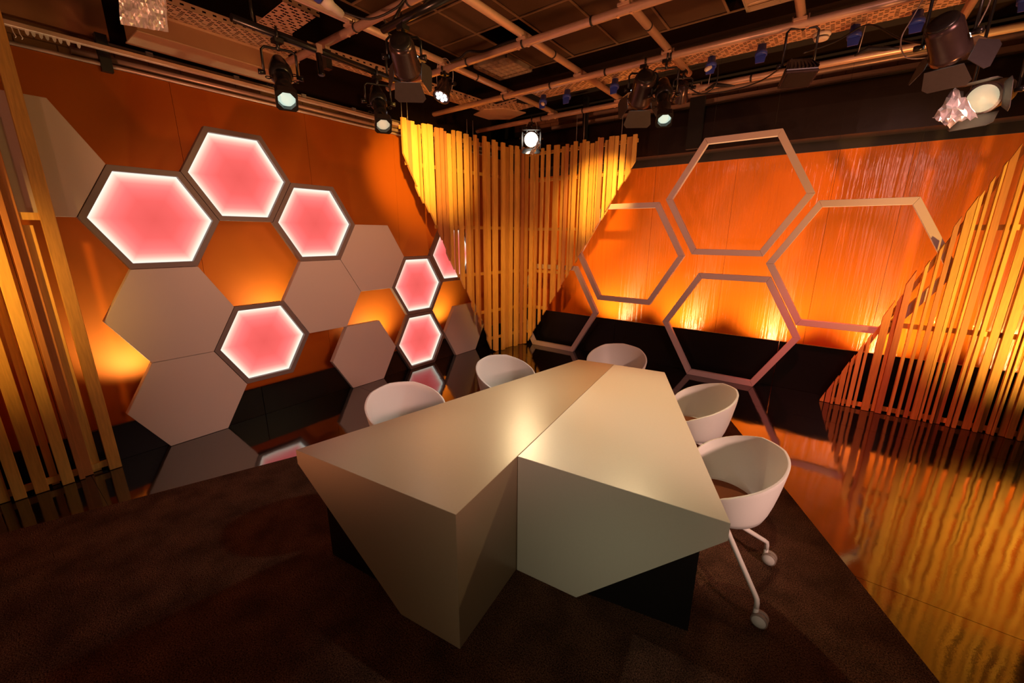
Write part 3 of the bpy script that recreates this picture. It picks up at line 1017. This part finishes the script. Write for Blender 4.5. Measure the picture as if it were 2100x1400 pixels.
louvre(.235, 3.69, .59, .60, 'square unlit ceiling light with a grid louvre, near the missing tile', 6, 6)
louvre(3.463, 3.62, .59, .69, 'unlit ceiling light at the top edge, beside the lengthways tube', 2, 7)

# smoke detector and blue sockets on the tray
sd = empty('smoke_detector', (4.187, 3.60, 3.47), 'round white smoke detector under the tray, between two blue sockets', 'smoke detector')
MB().lathe([(0, .062), (-.018, .062), (-.024, .055)], (4.187, 3.60, 3.497), (0, 0, 1), 24).build('base', M_WHITE, sd)
MB().lathe([(0, .046), (-.012, .046)], (4.187, 3.60, 3.474), (0, 0, 1), 24).build('sensor_slot', M_BLACK, sd)
MB().lathe([(0, .055), (-.012, .048), (-.016, .03)], (4.187, 3.60, 3.463), (0, 0, 1), 24).build('cap', M_WHITE, sd)
socks = [(1.50, 3.55), (1.823, 3.555), (2.402, 3.56), (3.357, 3.565), (3.765, 3.55), (4.40, 3.60), (4.76, 3.60), (5.30, 3.62)]
slab = ['blue hanging socket farthest left on the tray, with a pale plug', 'second blue socket from the left on the tray', 'third blue socket on the tray, just left of the spotlight cluster',
        'blue socket with a plug and cable pushed in, right of the spotlight cluster', 'blue socket left of the smoke detector, flap shut', 'blue socket right of the smoke detector',
        'blue socket just left of the large barn door lantern', 'blue socket at the top right corner of the picture']
for i, ((x, y), lb) in enumerate(zip(socks, slab)):
    e = empty('blue_socket', (x, y, 3.5), lb, 'socket', 'blue sockets hanging from the tray')
    ax = Vector((.05, -.25, -1)).normalized()
    MB().lathe([(0, .032), (.065, .038), (.068, .048), (.095, .048), (.10, .036)], (x, y, 3.50), ax, 16).build('housing', M_BLUE, e)
    c0 = Vector((x, y, 3.50)) + ax * .105
    MB().prism([c0 + Vector((-.042, -.014, .006)), c0 + Vector((.042, -.014, .006)), c0 + Vector((.034, -.02, -.05)), c0 + Vector((-.034, -.02, -.05))], (0, .012, 0)).build('flap', M_BLUE, e)
    MB().box((x - .02, y - .02, 3.485), (x + .02, y + .02, 3.505)).build('bracket', M_BLUE, e)
    if i in (0, 3):
        MB().lathe([(0, .022), (.05, .018), (.06, .008)], c0 + Vector((.0, -.01, .01)), (-.6 if i else .6, -.5, -.5), 14).build('plug', M_WHITE, e)
be = empty('blue_connector', (1.68, .72, 3.36), 'large blue plug and socket pair hanging by the pink tube at the top', 'connector')
MB().lathe([(0, .030), (.10, .034), (.11, .044), (.15, .044), (.16, .036)], (1.60, .56, 3.42), (.25, .9, -.42), 18).build('socket', M_BLUE, be)
MB().lathe([(0, .036), (.05, .036), (.07, .026), (.14, .022)], (1.64, .70, 3.352), (.05, .9, -.30), 18).build('plug', M_WHITE, be)
MB().tube([(1.6, .56, 3.42), (1.6, .50, 3.45), (1.6, .45, 3.46)], .012, 8).build('hook', M_BLUE, be)
for (p, lb) in (((1.245, .865), 'black tube adaptor hanging from the left lighting bar'), ((.93, 1.12), 'black box clamp hanging where the pink tube meets the left lighting')):
    z0 = 3.20 if p[0] > 1.1 else 3.37
    e = empty('hanging_adaptor', (p[0], p[1], z0), lb, 'adaptor')
    MB().box((p[0] - .025, p[1] - .02, z0 - .02), (p[0] + .025, p[1] + .02, z0 + .035)).build('hook', M_STEEL, e)
    if p[0] > 1.1: MB().lathe([(0, .020), (.13, .022), (.14, .026), (.15, .02)], (p[0], p[1], z0 - .02), (.1, 0, -1), 16).build('body', M_LAMP, e)
    else: MB().box((p[0] - .03, p[1] - .025, z0 - .16), (p[0] + .03, p[1] + .025, z0 - .02)).build('body', M_LAMP, e)


# ================================================================== LANTERNS
def frame_of(d):
    d = Vector(d).normalized()
    u = d.cross(Vector((0, 0, 1))).normalized()
    return d, u, u.cross(d)


def yoke_clamp(e, clamp, piv, u, half, zc):
    clamp, piv = Vector(clamp), Vector(piv)
    h = Vector((u.x, u.y, 0)).normalized()
    top = Vector((piv.x, piv.y, clamp.z - .085))
    MB().tube([piv + h * half, top + h * half + Vector((0, 0, -.02)), top + h * (half - .02), top - h * (half - .02), top - h * half + Vector((0, 0, -.02)), piv - h * half], .0085, 8).build('yoke', M_LAMP, e)
    m = MB()
    m.tube([top + Vector((0, 0, -.01)), clamp + Vector((0, 0, -.03))], .012, 8)
    m.box(clamp + Vector((-.03, -.03, -.05)), clamp + Vector((.03, .03, -.022)))
    k = [clamp + .042 * Vector((h.y, -h.x, 0)) * math.cos(a) + Vector((0, 0, .042 * math.sin(a))) for a in [PI * (1.35 - 1.5 * q / 8) for q in range(9)]]
    m.tube(k, .009, 6)
    m.build('hook_clamp', M_LAMP, e)
    for q in (-1, 1):
        MB().lathe([(0, .012), (.03, .018), (.045, .018)], piv + h * q * (half - .01), h * q, 12).build('yoke_knob', M_LAMP, e)


def profile_spot(clamp, piv, front, label, lens=E_LENS):
    piv, front = Vector(piv), Vector(front)
    d, u, v = frame_of(front - piv)
    e = empty('profile_spot', clamp, label, 'spotlight', 'black profile spotlights')
    L = (front - piv).length
    b = MB()
    b.lathe([(-.22, .02), (-.21, .042), (-.16, .055), (-.09, .060), (-.07, .074), (.0, .076), (.03, .060)], piv, d, 20)
    b.build('lamp_housing', M_LAMP, e)
    MB().lathe([(.03, .058), (.06, .050), (.14, .050), (.15, .056), (.18, .056), (.19, .050), (L - .10, .052), (L - .07, .060)], piv, d, 20).build('lens_tube', M_LAMP, e)
    fr = MB()
    R = .066
    sq = [piv + d * (L - .07) + u * a * R + v * b_ * R for a, b_ in ((-1, -.75), (-.75, -1), (.75, -1), (1, -.75), (1, .75), (.75, 1), (-.75, 1), (-1, .75))]
    inn = [piv + d * (L - .07) + (u * math.cos(PI / 8 + PI / 4 * k) + v * math.sin(PI / 8 + PI / 4 * k)) * .057 for k in (4, 5, 6, 7, 0, 1, 2, 3)]
    n = 8
    fv = sq + [p + d * .06 for p in sq] + inn + [p + d * .06 for p in inn]
    ff = []
    for k in range(n):
        j = (k + 1) % n
        ff += [(k, j, n + j, n + k), (n + k, n + j, 3 * n + j, 3 * n + k), (k, 2 * n + k, 2 * n + j, j), (2 * n + k, 3 * n + k, 3 * n + j, 2 * n + j)]
    fr.add(fv, ff)
    fr.build('colour_frame', M_LAMP, e)
    MB().lathe([(0, .056), (.010, .044), (.016, .022), (.018, .0)], piv + d * (L - .05), d, 28, cap=False).build('lens', lens, e)
    for q, pos in ((-1, .06), (1, .06), (-1, -.03), (1, .16)):
        c = piv + d * pos + u * q * .085
        ring = [c + (d * math.cos(a) + u * q * math.sin(a)) * .016 for a in [2 * PI * k / 12 for k in range(12)]]
        MB().tube(ring, .0035, 5, closed=True).tube([c - u * q * .03, c - u * q * .014], .004, 5).build('shutter_handle', M_LAMP, e)
    yoke_clamp(e, clamp, piv, u, .105, 0)
    return e


def foil(name, parent, c, n=(12, 10), amp=.02, m=None, seed=1, label=None):
    """crumpled sheet spanning four corners c"""
    R = random.Random(seed)
    c = [Vector(p) for p in c]
    nx, ny = n
    nm = (c[1] - c[0]).cross(c[3] - c[0]).normalized()
    ph = [(R.uniform(3, 11), R.uniform(3, 11), R.uniform(0, 6)) for _ in range(7)]
    vs = []
    for j in range(ny + 1):
        for i in range(nx + 1):
            a, b = i / nx, j / ny
            p = (c[0] * (1 - a) + c[1] * a) * (1 - b) + (c[3] * (1 - a) + c[2] * a) * b
            big = sum(abs(math.sin(f * a + g_ * b + h_)) - .6 for f, g_, h_ in ph) * amp * .8
            vs.append(p + nm * (R.uniform(-amp, amp) + big) + Vector((R.uniform(-1, 1), R.uniform(-1, 1), R.uniform(-1, 1))) * amp * .2)
    fs = []
    for j in range(ny):
        for i in range(nx):
            k = j * (nx + 1) + i
            if (i + j) % 2: fs += [(k, k + 1, k + nx + 2), (k, k + nx + 2, k + nx + 1)]
            else: fs += [(k, k + 1, k + nx + 1), (k + 1, k + nx + 2, k + nx + 1)]
    o = MB().add(vs, fs).build(name, m or M_FOIL, parent, recalc=False)
    so = o.modifiers.new('thick', 'SOLIDIFY'); so.thickness = .0015
    if label: o['label'] = label
    return o


def fresnel(clamp, piv, front, label, doors=(1, 1, 1, 1), scale=1.0, lens=E_LENSW, door_ang=(35, 35, 25, 25), tint=None, slits=True):
    piv, front = Vector(piv), Vector(front)
    d, u, v = frame_of(front - piv)
    e = empty('fresnel_lantern', clamp, label, 'spotlight', 'barn door lanterns')
    k = scale
    MB().lathe([(-.15 * k, .05 * k), (-.145 * k, .085 * k), (-.11 * k, .10 * k), (.08 * k, .105 * k), (.09 * k, .115 * k), (.13 * k, .115 * k)], piv, d, 24, cap=True).build('housing', M_LAMPSHEEN, e)
    MB().lathe([(-.162 * k, .03 * k), (-.16 * k, .078 * k), (-.135 * k, .088 * k)], piv, d, 24).build('rear_cap', M_LAMP, e)
    MB().lathe([(0, .098 * k), (.012 * k, .08 * k), (.02 * k, .04 * k), (.022 * k, 0)], piv + d * .131 * k, d, 28, cap=False).build('lens', lens, e)
    if slits:
        for q, w_ in ((.35, 1), (.6, .7)):
            for s2 in (-1, 1):
                c = piv + d * (.055 + .025 * (q > .5)) * k + (v * .72 + u * s2 * .72) * .1055 * k
                tdir = (u * .72 - v * s2 * .72)
                MB().tube([c - tdir * .03 * w_ * k, c + tdir * .03 * w_ * k], .004 * k, 5).build('vent_slit', E_SLIT, e)
    base = piv + d * .135 * k
    R = .115 * k
    for i, (ax, sd) in enumerate(((v, u), (-v, u), (u, v), (-u, v))):
        if not doors[i]: continue
        ang = math.radians(door_ang[i])
        h = base + ax * R
        o_ = d * math.cos(ang) + ax * math.sin(ang)
        w0, w1, ln = .105 * k, .135 * k, .17 * k
        if i > 1: w0, w1, ln = .085 * k, .12 * k, .14 * k
        pl = [h - sd * w0, h + sd * w0, h + o_ * ln * .8 + sd * w1, h + o_ * ln + sd * (w1 - .03 * k), h + o_ * ln - sd * (w1 - .03 * k), h + o_ * ln * .8 - sd * w1]
        nn = sd.cross(o_).normalized() * .003
        MB().prism(pl, nn).build('barn_door', M_BARN, e)
    yoke_clamp(e, clamp, piv, u, .135 * k, 0)
    return e


def led_par(clamp, piv, front, label, leds=True, k=1.0, square=False):
    piv, front = Vector(piv), Vector(front)
    d, u, v = frame_of(front - piv)
    e = empty('led_flood', clamp, label, 'spotlight', 'small led lanterns')
    if square:
        bz = [piv - d * .02 * k + u * a * .07 * k + v * b * .05 * k for a, b in ((-1, -1), (1, -1), (1, 1), (-1, 1))]
        fzq = [piv + d * .11 * k + u * a * .115 * k + v * b * .085 * k for a, b in ((-1, -1), (1, -1), (1, 1), (-1, 1))]
        MB().add(bz + fzq, [(0, 1, 2, 3), (4, 5, 6, 7), (0, 1, 5, 4), (1, 2, 6, 5), (2, 3, 7, 6), (3, 0, 4, 7)]).build('housing', M_LAMP, e, .006)
        MB().prism([p + d * .002 for p in fzq], d * .02).build('front_bezel', M_LAMPSHEEN, e, .006)
        for i in range(9):
            q = (-1 + i / 4) * .085 * k
            MB().prism([piv + u * q + v * .052 * k, piv + u * (q + .004) + v * .052 * k, piv + d * .10 * k + u * (q + .004) * 1.3 + v * .10 * k, piv + d * .10 * k + u * q * 1.3 + v * .10 * k], -v * .02 * k).build('cooling_fin', M_LAMPSHEEN, e)
        c0 = piv + d * (.132 * k)
        MB().prism([c0 + u * a * .10 * k + v * b * .07 * k for a, b in ((-1, -1), (1, -1), (1, 1), (-1, 1))], d * .003).build('front_glass', M_BLACK, e)
    else:
        MB().lathe([(-.06 * k, .05 * k), (-.05 * k, .07 * k), (.07 * k, .075 * k), (.14 * k, .098 * k), (.15 * k, .098 * k), (.15 * k, .085 * k), (.135 * k, .084 * k)], piv, d, 24).build('housing', M_LAMPSHEEN, e)
        if leds:
            g = MB()
            for a, b in [(0, 0)] + [(math.cos(q), math.sin(q)) for q in [PI / 3 * i for i in range(6)]]:
                g.lathe([(0, .020 * k), (.012 * k, .020 * k), (.016 * k, .012 * k)], piv + d * .136 * k + (u * a + v * b) * .050 * k, d, 12)
            g.build('led_cluster', E_LED, e)
        else:
            MB().lathe([(0, .084 * k), (.004, .084 * k)], piv + d * .138 * k, d, 20).build('front_glass', E_LENSD, e)
    yoke_clamp(e, clamp, piv, u, .11 * k, 0)
    return e


def loop(name, label, pts, r=.004, m=M_WIRE, cat='cable', group=None):
    # smooth the polyline with Catmull-Rom
    P = [Vector(p) for p in pts]
    out = []
    for i in range(len(P) - 1):
        p0, p1, p2, p3 = P[max(i - 1, 0)], P[i], P[i + 1], P[min(i + 2, len(P) - 1)]
        for k in range(6):
            t_ = k / 6
            out.append(.5 * ((2 * p1) + (p2 - p0) * t_ + (2 * p0 - 5 * p1 + 4 * p2 - p3) * t_ ** 2 + (-p0 + 3 * p1 - 3 * p2 + p3) * t_ ** 3))
    out.append(P[-1])
    o = MB().tube(out, r, 6).build(name, m)
    return tag(o, label, cat, group)


profile_spot((1.249, .568, 3.2), (1.249, .568, 2.955), (1.488, .467, 2.725), 'black profile spot farthest left, hung above the honeycomb')
profile_spot((1.217, 1.389, 3.2), (1.217, 1.389, 2.976), (1.431, 1.265, 2.734), 'black profile spot second from left, just left of the corner slats', E_LENSD)
profile_spot((3.11, 3.05, 3.4), (3.11, 3.05, 3.10), (3.21, 2.83, 2.83), 'black profile spot hanging lowest in the right hand lamp cluster')
fresnel((2.054, 1.0, 3.22), (2.054, 1.0, 3.02), (1.911, 1.17, 2.93), 'barn door lantern seen from behind, under the short black bar', (1, 1, 1, 1), .82, E_LENSW, (30, 20, 30, 30))
fresnel((2.909, 3.05, 3.4), (2.909, 3.05, 3.18), (2.80, 3.225, 3.06), 'barn door lantern seen from behind, left in the right hand lamp cluster', (1, 1, 1, 1), .95, E_LENSW, (30, 20, 40, 30))
f5 = fresnel((.983, 4.05, 3.4), (.983, 4.05, 3.18), (1.12, 3.85, 3.09), 'bright barn door lantern facing the camera over the corner slats', (1, 1, 1, 1), .95, E_LENSW, (12, 15, 8, 8))
foil('foil_wrap', f5, [(1.16, 4.00, 3.10), (1.24, 3.86, 3.04), (1.20, 3.80, 2.93), (1.08, 3.86, 2.94)], (7, 6), .015, seed=4, label='crumpled black foil')
led_par((1.322, 2.09, 3.4), (1.322, 2.09, 3.26), (1.325, 2.03, 3.15), 'small round led lantern with white diodes, on the middle cross tube', True, .85)
led_par((3.11, 3.575, 3.46), (3.11, 3.575, 3.29), (3.063, 3.678, 3.185), 'small round lantern half hidden behind the right hand lamp cluster', False, .80)
led_par((4.078, 3.10, 3.46), (4.10, 3.06, 3.13), (4.13, 2.99, 2.97), 'finned square flood lamp at the end of a lengthways tube, below the smoke detector', False, .95, True)
f10 = fresnel((4.861, 2.654, 3.38), (4.861, 2.654, 2.987), (4.915, 2.766, 2.905), 'large barn door lantern with pinkish flap at the upper right', (1, 1, 1, 1), .82, E_LENSW, (28, 10, 45, 50))
MB().tube([(4.861, 2.654, 3.34), (4.861, 3.05, 3.365)], .012, 8).build('side_arm', M_LAMP, f10)
f11 = fresnel((5.166, 3.05, 3.4), (5.166, 3.02, 2.736), (5.087, 2.90, 2.692), 'foil wrapped lantern at the right picture edge, its lens facing left', (1, 1, 1, 1), .78, E_LENSD, (10, 25, 12, 40), slits=False)
foil('foil_wrap', f11, [(4.98, 2.93, 2.79), (4.90, 2.87, 2.62), (4.97, 2.79, 2.55), (5.10, 2.82, 2.58)], (8, 7), .018, seed=9, label='crumpled silver foil')
# the foil hood hanging into the top of the frame, on a lantern above
f13 = fresnel((1.31, -.25, 3.46), (1.36, -.23, 3.36), (1.46, -.30, 3.26), 'lantern above the upper left with a large crumpled foil hood hanging down', (1, 0, 0, 0), .8, E_LENSD, slits=False)
foil('foil_hood', f13, [(1.49, -.29, 3.20), (1.55, -.115, 3.20), (1.449, -.116, 2.938), (1.392, -.301, 2.925)], (22, 18), .006, seed=3, label='large crumpled silver foil sheet')

# safety loops and cables
loop('safety_loop', 'pale safety wire looping round the small led lantern', [(1.22, 2.09, 3.22), (1.21, 2.09, 3.35), (1.27, 2.06, 3.46), (1.38, 2.06, 3.47), (1.44, 2.08, 3.36), (1.41, 2.09, 3.22)], .003)
loop('safety_loop', 'pale safety wire hanging over the bright corner lantern', [(.93, 4.05, 3.20), (.90, 4.05, 3.33), (.97, 4.04, 3.42), (1.06, 4.05, 3.36), (1.07, 4.06, 3.24)], .003)
loop('safety_loop', 'pale safety wire swinging left of the large barn door lantern', [(4.76, 3.03, 3.43), (4.70, 2.85, 3.22), (4.66, 2.78, 3.08), (4.70, 2.74, 2.96), (4.80, 2.72, 2.93)], .0035)
loop('safety_loop', 'pale safety wire arching right of the large barn door lantern', [(4.96, 3.03, 3.43), (5.02, 2.85, 3.25), (5.00, 2.78, 3.10), (4.96, 2.72, 3.0)], .0035)
loop('power_cable', 'black cable draped along the pink tube at the top', [(1.66, .83, 3.32), (1.78, .95, 3.29), (1.95, 1.04, 3.34), (2.05, 1.09, 3.42), (2.3, 1.14, 3.44)], .007, M_CABLE)
loop('power_cable', 'thin black cable hanging left of the barn door lantern', [(1.70, 1.12, 3.40), (1.72, 1.18, 3.20), (1.80, 1.16, 3.08), (1.93, 1.05, 3.12)], .005, M_CABLE)
loop('power_cable', 'black cable sagging from the lamp cluster to a blue socket', [(3.14, 3.50, 3.30), (3.30, 3.56, 3.20), (3.42, 3.56, 3.26), (3.42, 3.55, 3.42)], .006, M_CABLE)
loop('power_cable', 'long black cable sagging under the conduit towards the flood lamp', [(3.2, 3.6, 3.22), (3.5, 3.62, 3.20), (3.8, 3.5, 3.20), (4.05, 3.12, 3.20)], .006, M_CABLE)
loop('power_cable', 'black cable running right from the flood lamp to the large lantern', [(4.12, 3.1, 3.22), (4.3, 3.25, 3.30), (4.48, 3.35, 3.40), (4.66, 2.9, 3.12), (4.78, 2.7, 3.0)], .006, M_CABLE)
loop('power_cable', 'black cable bundle bunched over the middle cross tube', [(1.36, 2.09, 3.45), (1.52, 2.10, 3.455), (1.64, 2.08, 3.475), (1.80, 2.1, 3.445), (2.05, 2.10, 3.45), (2.2, 2.09, 3.44)], .012, M_CABLE)
for i, (x, y) in enumerate(((3.34, 3.60), (4.45, 3.45))):
    e = empty('cable_bundle', (x, y, 3.3), ('black cable tie bundle hanging right of the lamp cluster', 'black cable bundle hanging from a pale wire at the upper right')[i], 'cable')
    MB().tube([(x - .02, y, 3.24), (x + .06, y, 3.27), (x + .16, y - .02, 3.24), (x + .24, y - .03, 3.22)], [.006, .020, .016, .006], 8).build('coil', M_CABLE, e)
    MB().tube([(x, y, 3.24), (x + .02, y, 3.50)], .003, 5).build('tie_wire', M_WIRE, e)
